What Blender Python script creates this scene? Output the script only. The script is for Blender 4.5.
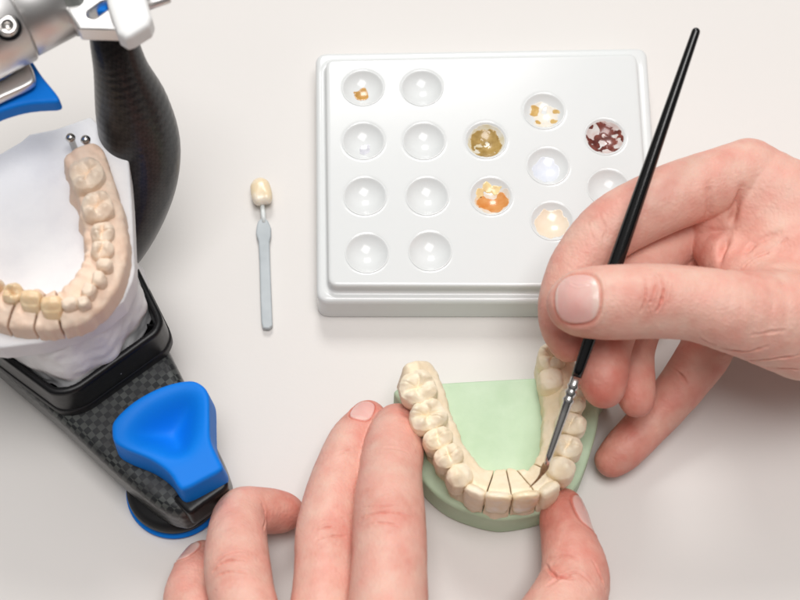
import bpy, math, random
import numpy as np
from mathutils import Vector, Matrix
random.seed(3); rng = np.random.default_rng(7)
for o in list(bpy.data.objects): bpy.data.objects.remove(o)
C = bpy.context.scene.collection
S = 0.01                                   # all modelling below is in centimetres

# ------------------------------------------------------------------ camera
ELEV = math.radians(66.0); FPX = 1500.0; DIST = 50.7
ce, se = math.cos(ELEV), math.sin(ELEV)
CAM = np.array([0, -DIST*ce, DIST*se]); FWD = np.array([0, ce, -se]); UPV = np.array([0, se, ce])
cd = bpy.data.cameras.new('camera'); cam = bpy.data.objects.new('camera', cd); C.objects.link(cam)
cd.sensor_width = 36; cd.lens = FPX/800*36; cd.clip_start = 0.02; cd.clip_end = 50
cam.location = CAM*S; cam.rotation_euler = (math.pi/2-ELEV, 0, 0)
cd.dof.use_dof = True; cd.dof.focus_distance = 0.485; cd.dof.aperture_fstop = 14
bpy.context.scene.camera = cam
# ------------------------------------------------------------------ light
w = bpy.data.worlds.new('World'); bpy.context.scene.world = w; w.use_nodes = True
wn = w.node_tree.nodes; wl = w.node_tree.links
_tc = wn.new('ShaderNodeTexCoord'); _sx = wn.new('ShaderNodeSeparateXYZ'); wl.new(_tc.outputs['Generated'], _sx.inputs[0])
_rp = wn.new('ShaderNodeValToRGB'); _e = _rp.color_ramp.elements
_e[0].position = 0.0; _e[0].color = (.10, .095, .09, 1); _e[1].position = .95; _e[1].color = (1.0, .985, .97, 1)
_m = _rp.color_ramp.elements.new(.35); _m.color = (.24, .232, .225, 1); _m = _rp.color_ramp.elements.new(.6); _m.color = (.78, .765, .75, 1)
wl.new(_sx.outputs['Z'], _rp.inputs[0])
_my = wn.new('ShaderNodeMapRange'); _my.inputs[1].default_value = -.7; _my.inputs[2].default_value = .3; _my.inputs[3].default_value = .45; _my.inputs[4].default_value = 1.0
wl.new(_sx.outputs['Y'], _my.inputs[0]); _vm = wn.new('ShaderNodeVectorMath'); _vm.operation = 'SCALE'; wl.new(_rp.outputs[0], _vm.inputs[0]); wl.new(_my.outputs[0], _vm.inputs['Scale'])
wl.new(_vm.outputs[0], wn['Background'].inputs[0])      # a room: darker walls, bright ceiling
w.node_tree.nodes['Background'].inputs[1].default_value = 0.54
def area(name, loc, target, size, energy, col=(1, 1, 1), size_y=None):
    l = bpy.data.lights.new(name, 'AREA'); l.energy = energy; l.color = col
    l.shape = 'RECTANGLE'; l.size = size*S; l.size_y = (size_y or size)*S
    o = bpy.data.objects.new(name, l); C.objects.link(o); o.location = Vector(loc)*S
    o.rotation_euler = (Vector(target)-Vector(loc)).to_track_quat('-Z', 'Y').to_euler()
    return o
area('softbox_lamp', (-10, 148, 166), (0, 0, 0), 62, 23.0, (1, 0.985, 0.965))
area('added_overhead_fill', (14, -12, 215), (0, -4, 0), 100, 33.0, (1, 0.98, 0.97))  # broad fill added overhead to brighten the near table and the plaster
sc = bpy.context.scene
sc.view_settings.view_transform = 'Standard'; sc.view_settings.look = 'None'
sc.view_settings.exposure = -0.17; sc.view_settings.gamma = 1.0

# ------------------------------------------------------------------ helpers
def P(px, py, z=0.0):
    """point of the photograph (800x600) at height z cm above the table"""
    d = FWD*FPX + np.array([1, 0, 0])*(px-400) + UPV*(300-py)
    return CAM + d*((z-CAM[2])/d[2])
def proj(v):
    r = v-CAM; dd = r@FWD
    return np.stack([400+FPX*r[:, 0]/dd, 300-FPX*(r@UPV)/dd], 1)
def poly(pts, z=None):
    return np.array([P(p[0], p[1], z if z is not None else p[2])[:2] for p in pts])
def catmull(pts, n=8, closed=False):
    p = np.array(pts, float); out = []; N = len(p)
    rg = range(N) if closed else range(N-1)
    for i in rg:
        if closed: a, b, c, d = p[i-1], p[i], p[(i+1) % N], p[(i+2) % N]
        else: a, b, c, d = p[max(i-1, 0)], p[i], p[i+1], p[min(i+2, N-1)]
        for k in range(n):
            t = k/n
            out.append(.5*((2*b)+(-a+c)*t+(2*a-5*b+4*c-d)*t*t+(-a+3*b-3*c+d)*t**3))
    if not closed: out.append(p[-1])
    return np.array(out)
def smin(a, b, k):
    h = np.clip(.5+.5*(b-a)/k, 0, 1)
    return b*(1-h)+a*h-k*h*(1-h)
def smax(a, b, k): return -smin(-a, -b, k)
def sstep(a, b, x):
    t = np.clip((x-a)/(b-a), 0, 1); return t*t*(3-2*t)
def vnoise(p, scale, seed=0):
    """smooth 3d value noise -1..1"""
    r = np.random.default_rng(seed); T = r.uniform(-1, 1, (32, 32, 32)).astype(np.float32)
    q = (np.asarray(p)@np.array([[.36, .48, -.8], [-.8, .6, 0], [.48, .64, .6]]))/scale; i = np.floor(q).astype(int); f = q-i; f = f*f*(3-2*f); i %= 32; j = (i+1) % 32
    x0, y0, z0 = i[..., 0], i[..., 1], i[..., 2]; x1, y1, z1 = j[..., 0], j[..., 1], j[..., 2]
    fx, fy, fz = f[..., 0], f[..., 1], f[..., 2]
    c00 = T[x0, y0, z0]*(1-fx)+T[x1, y0, z0]*fx; c10 = T[x0, y1, z0]*(1-fx)+T[x1, y1, z0]*fx
    c01 = T[x0, y0, z1]*(1-fx)+T[x1, y0, z1]*fx; c11 = T[x0, y1, z1]*(1-fx)+T[x1, y1, z1]*fx
    return (c00*(1-fy)+c10*fy)*(1-fz)+(c01*(1-fy)+c11*fy)*fz
class Grid:
    def __init__(s, lo, hi, h):
        s.lo = np.array(lo, float); s.h = h; s.n = np.ceil((np.array(hi)-s.lo)/h).astype(int)+1
        s.ax = [s.lo[i]+h*np.arange(s.n[i]) for i in range(3)]
    def full(s, v=9.0): return np.full(s.n, v, np.float32)
    def xyz(s):
        return (s.ax[0][:, None, None].astype(np.float32), s.ax[1][None, :, None].astype(np.float32), s.ax[2][None, None, :].astype(np.float32))
    def pts(s): return np.stack(np.meshgrid(*s.ax, indexing='ij'), -1)
def fillet(pl, rad=.3, n=6):
    """round every corner of an outline with the given radius"""
    pl = np.asarray(pl, float); out = []; N = len(pl)
    for i in range(N):
        a, b, c = pl[i-1], pl[i], pl[(i+1) % N]; u = a-b; v = c-b; lu, lv = np.linalg.norm(u), np.linalg.norm(v); u = u/lu; v = v/lv
        t = min(rad, lu*.45, lv*.45); p0 = b+u*t; p2 = b+v*t
        for k in range(n+1): q = k/n; out.append((1-q)**2*p0+2*q*(1-q)*b+q*q*p2)
    return np.array(out)
def polysdf(pl, X, Y):
    d = np.full(X.shape, 1e9); sgn = np.ones(X.shape); N = len(pl)
    for i in range(N):
        a, b = pl[i], pl[(i+1) % N]; e = b-a; wx, wy = X-a[0], Y-a[1]
        t = np.clip((wx*e[0]+wy*e[1])/(e@e+1e-12), 0, 1)
        d = np.minimum(d, (wx-e[0]*t)**2+(wy-e[1]*t)**2)
        c1 = Y >= a[1]; c2 = Y < b[1]; c3 = e[0]*wy > e[1]*wx
        sgn = np.where((c1 & c2 & c3) | (~c1 & ~c2 & ~c3), -sgn, sgn)
    return sgn*np.sqrt(d)
def nets(g, vol):
    """surface nets: grid of signed distances -> vertices, quads"""
    v = vol; s = v < 0; h = g.h
    c = np.zeros([n-1 for n in s.shape], np.uint8)
    offs = [(i, j, k) for i in (0, 1) for j in (0, 1) for k in (0, 1)]
    sh = c.shape
    for o in offs: c += s[o[0]:o[0]+sh[0], o[1]:o[1]+sh[1], o[2]:o[2]+sh[2]]
    act = (c > 0) & (c < 8); idx = np.argwhere(act)
    ids = np.full(sh, -1, np.int64); ids[act] = np.arange(len(idx))
    val = {o: v[idx[:, 0]+o[0], idx[:, 1]+o[1], idx[:, 2]+o[2]].astype(float) for o in offs}
    acc = np.zeros((len(idx), 3)); cnt = np.zeros(len(idx))
    for o in offs:
        for a in range(3):
            if o[a]: continue
            q = list(o); q[a] = 1; q = tuple(q); va, vb = val[o], val[q]; m = (va < 0) != (vb < 0)
            t = np.where(m, va/np.where(m, va-vb, 1), 0); p = np.array(o, float)[None, :].repeat(len(idx), 0); p[:, a] += t
            acc[m] += p[m]; cnt[m] += 1
    V = g.lo+(idx+acc/cnt[:, None])*h
    F = []
    for a in range(3):
        b, d = (a+1) % 3, (a+2) % 3
        s0 = [slice(None)]*3; s1 = [slice(None)]*3; s0[a] = slice(0, -1); s1[a] = slice(1, None)
        A = s[tuple(s0)]; B = s[tuple(s1)]; e = np.argwhere(A != B)
        e = e[(e[:, b] > 0) & (e[:, d] > 0) & (e[:, b] < s.shape[b]-1) & (e[:, d] < s.shape[d]-1)]
        ins = A[e[:, 0], e[:, 1], e[:, 2]]
        def cid(db, dd):
            q = e.copy(); q[:, b] -= db; q[:, d] -= dd; return ids[q[:, 0], q[:, 1], q[:, 2]]
        quad = np.stack([cid(1, 1), cid(0, 1), cid(0, 0), cid(1, 0)], 1)
        quad[~ins] = quad[~ins][:, ::-1]; F.append(quad)
    F = np.concatenate(F)
    # settle the vertices onto the surface
    def samp(p):
        q = (p-g.lo)/h; q = np.clip(q, 0, np.array(v.shape)-1.001); i = q.astype(int); f = q-i; r = 0
        for o in offs:
            wt = np.prod([f[:, k] if o[k] else 1-f[:, k] for k in range(3)], 0)
            r = r+wt*v[i[:, 0]+o[0], i[:, 1]+o[1], i[:, 2]+o[2]]
        return r
    for _ in range(2):
        f0 = samp(V); G = np.stack([(samp(V+np.eye(3)[k]*h*.8)-samp(V-np.eye(3)[k]*h*.8))/(1.6*h) for k in range(3)], 1)
        st = -f0/np.maximum((G**2).sum(1), .2); V = V+np.clip(st, -.4*h, .4*h)[:, None]*G
    return V, F
def mesh_obj(name, V, F, m, parent=None, smooth=True, origin=None):
    """link vertices (cm) and faces as ONE mesh object"""
    me = bpy.data.meshes.new(name); V = np.asarray(V, float)
    loc = np.zeros(3)
    if parent is None:
        loc = np.array([(V[:, 0].min()+V[:, 0].max())/2, (V[:, 1].min()+V[:, 1].max())/2, V[:, 2].min()])
    if origin is not None: loc = np.array(origin)
    if isinstance(F, np.ndarray) and F.ndim == 2:
        k = F.shape[1]; me.vertices.add(len(V)); me.vertices.foreach_set('co', ((V-loc)*S).ravel())
        me.loops.add(F.size); me.loops.foreach_set('vertex_index', F.ravel().astype(np.int32))
        me.polygons.add(len(F)); me.polygons.foreach_set('loop_start', np.arange(0, F.size, k, dtype=np.int32))
        me.polygons.foreach_set('loop_total', np.full(len(F), k, np.int32)); me.update(calc_edges=True); me.validate()
    else:
        me.from_pydata([tuple(x) for x in (V-loc)*S], [], [list(map(int, f)) for f in F])
    me.materials.append(m)
    if smooth: me.polygons.foreach_set('use_smooth', np.ones(len(me.polygons), bool))
    o = bpy.data.objects.new(name, me); C.objects.link(o)
    if parent is not None:
        o.parent = parent; o.location = Vector(loc*S)-parent.location
        if origin is None: o.location = -parent.location
    else: o.location = loc*S
    return o
def thing(name, label, cat, loc=(0, 0, 0), group=None):
    o = bpy.data.objects.new(name, None); C.objects.link(o); o.location = Vector(loc)*S; o.empty_display_size = .01
    return tag(o, label, cat, group)
def tag(o, label, cat, group=None):
    o['label'] = label; o['category'] = cat
    if group: o['group'] = group
    return o
def slab(name, pl, z0, z1, m, parent, rnd=.12, h=.05, top=None, draft=0.0, extra=None, origin=None):
    """rounded extruded outline; top(X,Y,d2)->height, extra(g,f)->f"""
    lo = pl.min(0)-.35; hi = pl.max(0)+.35
    g = Grid((lo[0], lo[1], z0-.2), (hi[0], hi[1], z1+.3), h)
    X, Y = np.meshgrid(g.ax[0], g.ax[1], indexing='ij'); d2 = polysdf(pl, X, Y)
    Z = g.ax[2][None, None, :]
    H = top(X, Y, d2)[:, :, None] if top else z1
    f = smax(d2[:, :, None]+draft*(Z-z0), Z-H, rnd) ; f = smax(f, z0-Z, min(rnd, .1))
    if extra: f = extra(g, f)
    V, F = nets(g, f.astype(np.float32))
    return mesh_obj(name, V, F, m, parent, origin=origin)
def lathe_vf(prof, a, b=None, axis=None, n=40, close=True):
    """profile [(t_cm_along, r)] turned about the axis starting at a"""
    a = np.array(a, float); d = np.array(axis if axis is not None else np.array(b)-a, float); d /= np.linalg.norm(d)
    u = np.cross(d, [0, 0, 1.0]); 
    if np.linalg.norm(u) < 1e-4: u = np.array([1.0, 0, 0])
    u /= np.linalg.norm(u); v = np.cross(d, u); V = []; F = []
    for t, r in prof:
        for k in range(n):
            q = 2*math.pi*k/n; V.append(a+d*t+(u*math.cos(q)+v*math.sin(q))*r)
    for i in range(len(prof)-1):
        for k in range(n): F.append((i*n+k, i*n+(k+1) % n, (i+1)*n+(k+1) % n, (i+1)*n+k))
    if close: F.append(tuple(range(n))[::-1]); F.append(tuple((len(prof)-1)*n+k for k in range(n)))
    return V, F
def lathe(name, prof, a, m, parent, b=None, axis=None, n=40, origin=None):
    V, F = lathe_vf(prof, a, b, axis, n)
    # orient outwards
    o = mesh_obj(name, V, F, m, parent, origin=origin)
    return o

# ------------------------------------------------------------------ materials
def mat(name, col, rough=.5, metal=0, spec=.5, coat=0, bump=None, vary=None, sss=None, emis=None, trans=0, bumpdist=.0004):
    m = bpy.data.materials.new(name); m.use_nodes = True; n = m.node_tree.nodes; l = m.node_tree.links
    b = n['Principled BSDF']; b.inputs['Base Color'].default_value = (*col, 1); b.inputs['Roughness'].default_value = rough
    b.inputs['Metallic'].default_value = metal; b.inputs['Specular IOR Level'].default_value = spec
    b.inputs['Coat Weight'].default_value = coat; b.inputs['Coat Roughness'].default_value = .05
    b.inputs['Transmission Weight'].default_value = trans
    tc = n.new('ShaderNodeTexCoord')
    if sss:
        b.inputs['Subsurface Weight'].default_value = sss[0]; b.inputs['Subsurface Radius'].default_value = sss[1]; b.inputs['Subsurface Scale'].default_value = sss[2]
    if vary:                                    # (scale, colour2, low, high)
        nz = n.new('ShaderNodeTexNoise'); nz.inputs['Scale'].default_value = vary[0]; nz.inputs['Detail'].default_value = 6
        l.new(tc.outputs['Object'], nz.inputs['Vector'])
        r = n.new('ShaderNodeValToRGB'); r.color_ramp.elements[0].position = vary[2]; r.color_ramp.elements[1].position = vary[3]
        r.color_ramp.elements[0].color = (*col, 1); r.color_ramp.elements[1].color = (*vary[1], 1)
        l.new(nz.outputs['Fac'], r.inputs['Fac']); l.new(r.outputs['Color'], b.inputs['Base Color'])
    if bump:                                    # [(scale, strength)]
        prev = None
        for s_, st in bump:
            nz = n.new('ShaderNodeTexNoise'); nz.inputs['Scale'].default_value = s_; nz.inputs['Detail'].default_value = 5
            l.new(tc.outputs['Object'], nz.inputs['Vector'])
            bp = n.new('ShaderNodeBump'); bp.inputs['Strength'].default_value = st; bp.inputs['Distance'].default_value = bumpdist
            l.new(nz.outputs['Fac'], bp.inputs['Height'])
            if prev: l.new(prev.outputs['Normal'], bp.inputs['Normal'])
            prev = bp
        l.new(prev.outputs['Normal'], b.inputs['Normal'])
    return m
M = {}
M['table'] = mat('table_laminate', (.735, .71, .685), .6, spec=.15, vary=(6, (.72, .695, .668), .35, .7), bump=[(900, .12)], bumpdist=.0002)
M['ceramic'] = mat('glazed_ceramic', (.72, .738, .735), .16, spec=.45, coat=0, bump=[(60, .05)], bumpdist=.0006)
M['green'] = mat('green_stone', (.47, .62, .43), .55, vary=(120, (.53, .67, .49), .35, .7), bump=[(700, .25), (90, .1)], spec=.4)
M['stone'] = mat('cream_stone', (.86, .715, .51), .5, vary=(160, (.89, .79, .62), .35, .7), bump=[(500, .5), (140, .35)], sss=(.05, (.8, .6, .4), .002), spec=.35)
M['stone_tooth'] = mat('cream_tooth_stone', (.88, .745, .54), .6, vary=(200, (.91, .82, .66), .35, .7), bump=[(600, .45), (200, .35)], sss=(.05, (.8, .6, .4), .002), spec=.45)
M['veneer'] = mat('tooth_porcelain', (.86, .72, .50), .25, vary=(110, (.88, .83, .74), .42, .6), bump=[(200, .12)], sss=(.4, (.9, .7, .5), .002), spec=.5)
M['pink'] = mat('pinkish_stone', (.82, .60, .46), .55, vary=(140, (.85, .69, .56), .35, .7), bump=[(420, .35), (110, .35)], sss=(.12, (.8, .5, .4), .002), spec=.3)
M['pink_tooth'] = mat('pinkish_tooth_stone', (.86, .68, .53), .62, vary=(160, (.88, .75, .61), .35, .7), bump=[(550, .4), (160, .35)], sss=(.04, (.8, .5, .4), .002), spec=.35)
M['wax'] = mat('yellow_tooth_wax', (.80, .57, .33), .35, vary=(120, (.83, .67, .46), .35, .7), bump=[(200, .25)], sss=(.3, (.8, .5, .3), .002))
M['plaster'] = mat('white_plaster', (.88, .88, .89), .6, vary=(70, (.80, .80, .825), .4, .7), bump=[(500, .3), (60, .25)], spec=.3)
M['black'] = mat('black_plastic', (.008, .008, .009), .32, spec=.25, bump=[(300, .15)])
M['blackm'] = mat('black_rubber', (.012, .012, .013), .45, spec=.25)
M['blue'] = mat('blue_plastic', (.003, .205, .78), .5, spec=.16, bump=[(900, .06)])
M['silver'] = mat('brushed_aluminium', (.72, .71, .70), .42, metal=1, bump=[(600, .05)])
M['silverd'] = mat('grey_anodised_metal', (.42, .44, .42), .42, metal=.7)
M['steel'] = mat('polished_steel', (.62, .60, .58), .2, metal=1)
M['whitep'] = mat('white_plastic', (.80, .80, .79), .35)
M['lacquer'] = mat('black_lacquer', (.003, .003, .0035), .14, spec=.5)
M['brist'] = mat('brown_bristle_hair', (.17, .085, .035), .5, vary=(900, (.34, .20, .10), .3, .7))
M['holder'] = mat('grey_blue_metal', (.40, .44, .46), .5, metal=0, vary=(80, (.50, .54, .56), .35, .7))
M['clear'] = mat('frosted_stem', (.72, .76, .75), .3)
M['tabtooth'] = mat('shade_tab_porcelain', (.80, .66, .45), .25, vary=(140, (.86, .78, .66), .4, .62), sss=(.3, (.9, .7, .5), .002))
def carbon_mat():
    m = mat('carbon_weave', (.03, .03, .03), .3, spec=.35); n = m.node_tree.nodes; l = m.node_tree.links; b = n['Principled BSDF']
    tc = n.new('ShaderNodeTexCoord'); mp = n.new('ShaderNodeMapping'); mp.inputs['Rotation'].default_value = (0, 0, math.radians(49)); l.new(tc.outputs['Object'], mp.inputs['Vector'])
    ck = n.new('ShaderNodeTexChecker'); ck.inputs['Scale'].default_value = 520; ck.inputs['Color1'].default_value = (.016, .018, .019, 1); ck.inputs['Color2'].default_value = (.075, .08, .075, 1)
    l.new(mp.outputs[0], ck.inputs['Vector'])
    nz = n.new('ShaderNodeTexNoise'); nz.inputs['Scale'].default_value = 160; l.new(tc.outputs['Object'], nz.inputs['Vector'])
    mx = n.new('ShaderNodeMix'); mx.data_type = 'RGBA'; mx.inputs['B'].default_value = (.03, .03, .032, 1)
    l.new(ck.outputs['Color'], mx.inputs['A']); 
    r = n.new('ShaderNodeMapRange'); r.inputs[1].default_value = .35; r.inputs[2].default_value = .75; r.inputs[4].default_value = .8
    l.new(nz.outputs['Fac'], r.inputs[0]); l.new(r.outputs[0], mx.inputs['Factor']); l.new(mx.outputs['Result'], b.inputs['Base Color'])
    return m
M['carbon'] = carbon_mat()
def carbon_dark():
    m = mat('dark_carbon_weave', (.02, .02, .022), .36, spec=.4, coat=.15); n = m.node_tree.nodes; l = m.node_tree.links; b = n['Principled BSDF']
    tc = n.new('ShaderNodeTexCoord'); ck = n.new('ShaderNodeTexChecker'); ck.inputs['Scale'].default_value = 900
    ck.inputs['Color1'].default_value = (.010, .009, .010, 1); ck.inputs['Color2'].default_value = (.020, .018, .018, 1)
    mp = n.new('ShaderNodeMapping'); mp.inputs['Rotation'].default_value = (.6, .5, .7); l.new(tc.outputs['Object'], mp.inputs['Vector'])
    l.new(mp.outputs[0], ck.inputs['Vector']); l.new(ck.outputs['Color'], b.inputs['Base Color'])
    return m
M['carbond'] = carbon_dark()
def skin_mat():
    m = mat('skin', (.7, .45, .35), .48, spec=.35); n = m.node_tree.nodes; l = m.node_tree.links; b = n['Principled BSDF']
    b.inputs['Subsurface Weight'].default_value = .18; b.inputs['Subsurface Radius'].default_value = (1, .35, .18); b.inputs['Subsurface Scale'].default_value = .0013
    a = n.new('ShaderNodeAttribute'); a.attribute_name = 'skin_tone'
    na = n.new('ShaderNodeAttribute'); na.attribute_name = 'nail'
    tc = n.new('ShaderNodeTexCoord')
    nz = n.new('ShaderNodeTexNoise'); nz.inputs['Scale'].default_value = 130; nz.inputs['Detail'].default_value = 7; l.new(tc.outputs['Object'], nz.inputs['Vector'])
    r = n.new('ShaderNodeMapRange'); r.inputs[1].default_value = .3; r.inputs[2].default_value = .7; r.inputs[3].default_value = .86; r.inputs[4].default_value = 1.1
    l.new(nz.outputs['Fac'], r.inputs[0])
    mx = n.new('ShaderNodeVectorMath'); mx.operation = 'MULTIPLY'; l.new(a.outputs['Color'], mx.inputs[0])
    cc = n.new('ShaderNodeCombineXYZ'); cc.inputs[0].default_value = 1.0; l.new(r.outputs[0], cc.inputs[1]); l.new(r.outputs[0], cc.inputs[2]); l.new(cc.outputs[0], mx.inputs[1])
    l.new(mx.outputs[0], b.inputs['Base Color'])
    rr = n.new('ShaderNodeMapRange'); rr.inputs[3].default_value = .50; rr.inputs[4].default_value = .22; l.new(na.outputs['Fac'], rr.inputs[0]); l.new(rr.outputs[0], b.inputs['Roughness'])
    # pores and fine lines
    v = n.new('ShaderNodeTexVoronoi'); v.inputs['Scale'].default_value = 900; l.new(tc.outputs['Object'], v.inputs['Vector'])
    n2 = n.new('ShaderNodeTexNoise'); n2.inputs['Scale'].default_value = 420; n2.inputs['Detail'].default_value = 6; l.new(tc.outputs['Object'], n2.inputs['Vector'])
    v2 = n.new('ShaderNodeTexVoronoi'); v2.feature = 'DISTANCE_TO_EDGE'; v2.inputs['Scale'].default_value = 620; l.new(tc.outputs['Object'], v2.inputs['Vector'])
    ad0 = n.new('ShaderNodeMath'); ad0.operation = 'MULTIPLY_ADD'; ad0.inputs[1].default_value = .9; l.new(v2.outputs['Distance'], ad0.inputs[0])
    ad = n.new('ShaderNodeMath'); ad.operation = 'MULTIPLY_ADD'; ad.inputs[1].default_value = .5; l.new(v.outputs['Distance'], ad.inputs[0]); l.new(n2.outputs['Fac'], ad.inputs[2])
    bp = n.new('ShaderNodeBump'); bp.inputs['Distance'].default_value = .00032; l.new(ad.outputs[0], ad0.inputs[2]); l.new(ad0.outputs[0], bp.inputs['Height'])
    sr = n.new('ShaderNodeMapRange'); sr.inputs[3].default_value = .42; sr.inputs[4].default_value = .04; l.new(na.outputs['Fac'], sr.inputs[0]); l.new(sr.outputs[0], bp.inputs['Strength'])
    l.new(bp.outputs['Normal'], b.inputs['Normal'])
    return m
M['skin'] = skin_mat()

# ------------------------------------------------------------------ table
g = 150
def add_table():
    V = []; F = []
    for z in (0, -3): V += [(-90, -60, z), (90, -60, z), (90, 90, z), (-90, 90, z)]
    F = [(0, 1, 2, 3), (7, 6, 5, 4), (0, 4, 5, 1), (1, 5, 6, 2), (2, 6, 7, 3), (3, 7, 4, 0)]
    o = mesh_obj('table', V, F, M['table'], None, smooth=False, origin=(0, 0, 0)); o['kind'] = 'structure'
add_table()

# ------------------------------------------------------------------ ceramic palette
PZ = 1.6
wells = [(363, 88), (422, 88), (363.5, 141), (424, 141), (365, 196), (427, 196), (367, 253), (430, 251), (486, 140), (491, 196), (544, 111), (548, 166), (552, 221), (605, 136.5), (608.5, 188), (613, 244)]
WR = .70; WD = .28                              # radius and depth of a bowl
wc = [P(x, y, PZ)[:2] for x, y in wells]
SR = (WR*WR+WD*WD)/(2*WD)                       # sphere radius
def palette():
    o0 = P(318, 303, .0)
    root = thing('paint_palette', 'white glazed ceramic mixing palette with rows of round wells', 'palette', (P(485, 190, 0)[0], P(485, 190, 0)[1], 0))
    def rr(pts, z): return poly(pts, z)
    outer = fillet(poly([(316.5, 302), (315.5, 52.5), (647, 47), (664, 302)], 1.2), .42)
    inner = fillet(poly([(328, 286), (325.5, 59), (637, 53), (653, 287)], PZ), .34)
    lo = outer.min(0)-.4; hi = outer.max(0)+.4
    g = Grid((lo[0], lo[1], -.15), (hi[0], hi[1], 1.9), .045)
    X, Y = np.meshgrid(g.ax[0], g.ax[1], indexing='ij'); Z = g.ax[2][None, None, :]
    d1 = polysdf(outer, X, Y)[:, :, None]; d2 = polysdf(inner, X, Y)[:, :, None]
    # rounded corners
    f1 = smax(d1+.03*(Z-1.2), Z-1.2, .2); f2 = smax(d2, Z-PZ, .14); f = smin(f1, f2, .12); f = np.maximum(f, -Z)
    # shallow groove round the plateau
    f = smax(f, -(np.sqrt((np.abs(d2-.12))**2+(Z-1.24)**2)-.06), .06)
    for c in wc:
        s = SR+.02-np.sqrt((X[:, :, None]-c[0])**2+(Y[:, :, None]-c[1])**2+(Z-(PZ+SR-WD))**2)
        f = smax(f, s, .03)
    V, F = nets(g, f.astype(np.float32)); mesh_obj('body', V, F, M['ceramic'], root)
    for c in wc:
        prof = []
        for k in range(15):
            a = k/14; r = WR*.985*a; prof.append((PZ-WD+SR-math.sqrt(SR*SR-r*r)+.006, max(r, .001)))
        prof += [(PZ+.002, WR*1.0), (PZ+.005, WR*1.02), (PZ+.002, WR*1.045), (PZ-.03, WR*1.05)]
        for k in range(8, -1, -1):
            a = k/8; r = WR*.96*a; prof.append((PZ-WD+SR-math.sqrt(SR*SR-r*r)-.03, max(r, .001)))
        V, F = lathe_vf(prof, (c[0], c[1], 0), axis=(0, 0, 1), n=56)
        F = [f[::-1] for f in F]
        mesh_obj('well', V, F, M['ceramic'], root)
palette()
def dab(wi, name, label, col, shape, seed, thr=0., lvl=.014, rough=.22, group='paint dabs in the palette wells', holes=0.0, nscale=.22, col2=None, film=None, film_only=None):
    """a puddle or smear of paint lying on the bowl; shape: list of (dx,dy,r) lobes in cm"""
    c = wc[wi]; h = .011; g = Grid((c[0]-WR, c[1]-WR, 0), (c[0]+WR, c[1]+WR, 0), h)
    X, Y = np.meshgrid(g.ax[0], g.ax[1], indexing='ij'); x = X-c[0]; y = Y-c[1]
    d = np.full(X.shape, 9.)
    for dx, dy, r in shape: d = smin(d, np.hypot(x-dx, y-dy)-r, .08)
    q = np.stack([X, Y, X*0+seed], -1)
    d = d+vnoise(q, nscale, seed)*.09+vnoise(q, nscale*.4, seed+1)*.03+vnoise(q, .045, seed+2)*.008
    d = d-.05
    if holes > 0: d = np.maximum(d, (vnoise(q, .19, seed+5)*.85+vnoise(q, .08, seed+6)*.2-(.5-holes))*.2)
    d = np.maximum(d, np.hypot(x, y)-WR*.93)
    zb = PZ-WD+SR-np.sqrt(np.maximum(SR*SR-x*x-y*y, .01))+.004
    m = d < 0; z = zb+.004+np.minimum(np.maximum(-d, 0)*.35, lvl)
    n0, n1 = X.shape; idt = np.full((n0, n1), -1); idb = idt.copy()
    cell = m[:-1, :-1] & m[1:, :-1] & m[1:, 1:] & m[:-1, 1:]
    use = np.zeros_like(m)
    for a in (0, 1):
        for b in (0, 1): use[a:n0-1+a, b:n1-1+b] |= cell
    idt[use] = np.arange(use.sum()); idb[use] = use.sum()+np.arange(use.sum())
    V = np.concatenate([np.stack([X[use], Y[use], z[use]], 1), np.stack([X[use], Y[use], zb[use]-.004], 1)])
    F = []
    pad = np.pad(cell, 1)
    for i, j in np.argwhere(cell):
        F.append((idt[i, j], idt[i+1, j], idt[i+1, j+1], idt[i, j+1])); F.append((idb[i, j+1], idb[i+1, j+1], idb[i+1, j], idb[i, j]))
        if not pad[i, j+1]: F.append((idt[i, j+1], idb[i, j+1], idb[i, j], idt[i, j]))
        if not pad[i+2, j+1]: F.append((idt[i+1, j], idb[i+1, j], idb[i+1, j+1], idt[i+1, j+1]))
        if not pad[i+1, j]: F.append((idt[i, j], idb[i, j], idb[i+1, j], idt[i+1, j]))
        if not pad[i+1, j+2]: F.append((idt[i+1, j+1], idb[i+1, j+1], idb[i, j+1], idt[i, j+1]))
    m_ = mat(name+'_paint', col, rough, vary=(350, col2 or tuple(min(1, c_*1.5) for c_ in col), .35, .75), spec=.5, coat=.3)
    if film_only is not None: return V, F
    o = mesh_obj(name, V, F, m_, None); tag(o, label, 'paint', group)
    if film:
        V, F = dab(wi, name, label, col, [(a, b, r_+.10) for a, b, r_ in shape], seed+50, lvl=.004, nscale=.3, film_only=1)
        mesh_obj('wash', V-np.array([0, 0, .003]), F, mat(name+'_wash', film, .2, vary=(300, (.74, .74, .72), .35, .7)), o)
dab(0, 'paint_dab', 'small ochre paint dab in the top left corner well', (.42, .22, .05), [(-.10, -.14, .18), (.02, -.20, .15), (-.02, .02, .13)], 3)
dab(2, 'paint_dab', 'pale grey paint speck in the second well of the left column', (.52, .52, .56), [(0, -.18, .13)], 4, lvl=.012)
dab(8, 'paint_dab', 'dark mustard paint puddle in the upper well right of the empty columns', (.30, .185, .045), [(0, -.05, .52)], 5, col2=(.52, .35, .12), holes=.06, film=(.66, .58, .38))
dab(9, 'paint_dab', 'bright orange paint crescent in the well below the mustard one', (.64, .23, .05), [(-.15, -.22, .22), (.12, -.25, .28), (.38, -.08, .2), (.4, .1, .1), (-.3, -.05, .12)], 6, col2=(.72, .36, .13), film=(.76, .58, .40))
dab(9, 'paint_dab', 'pale yellow orange paint smear above the orange crescent', (.78, .56, .28), [(-.1, .36, .14), (.2, .33, .12), (-.36, .18, .1)], 16)
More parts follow.
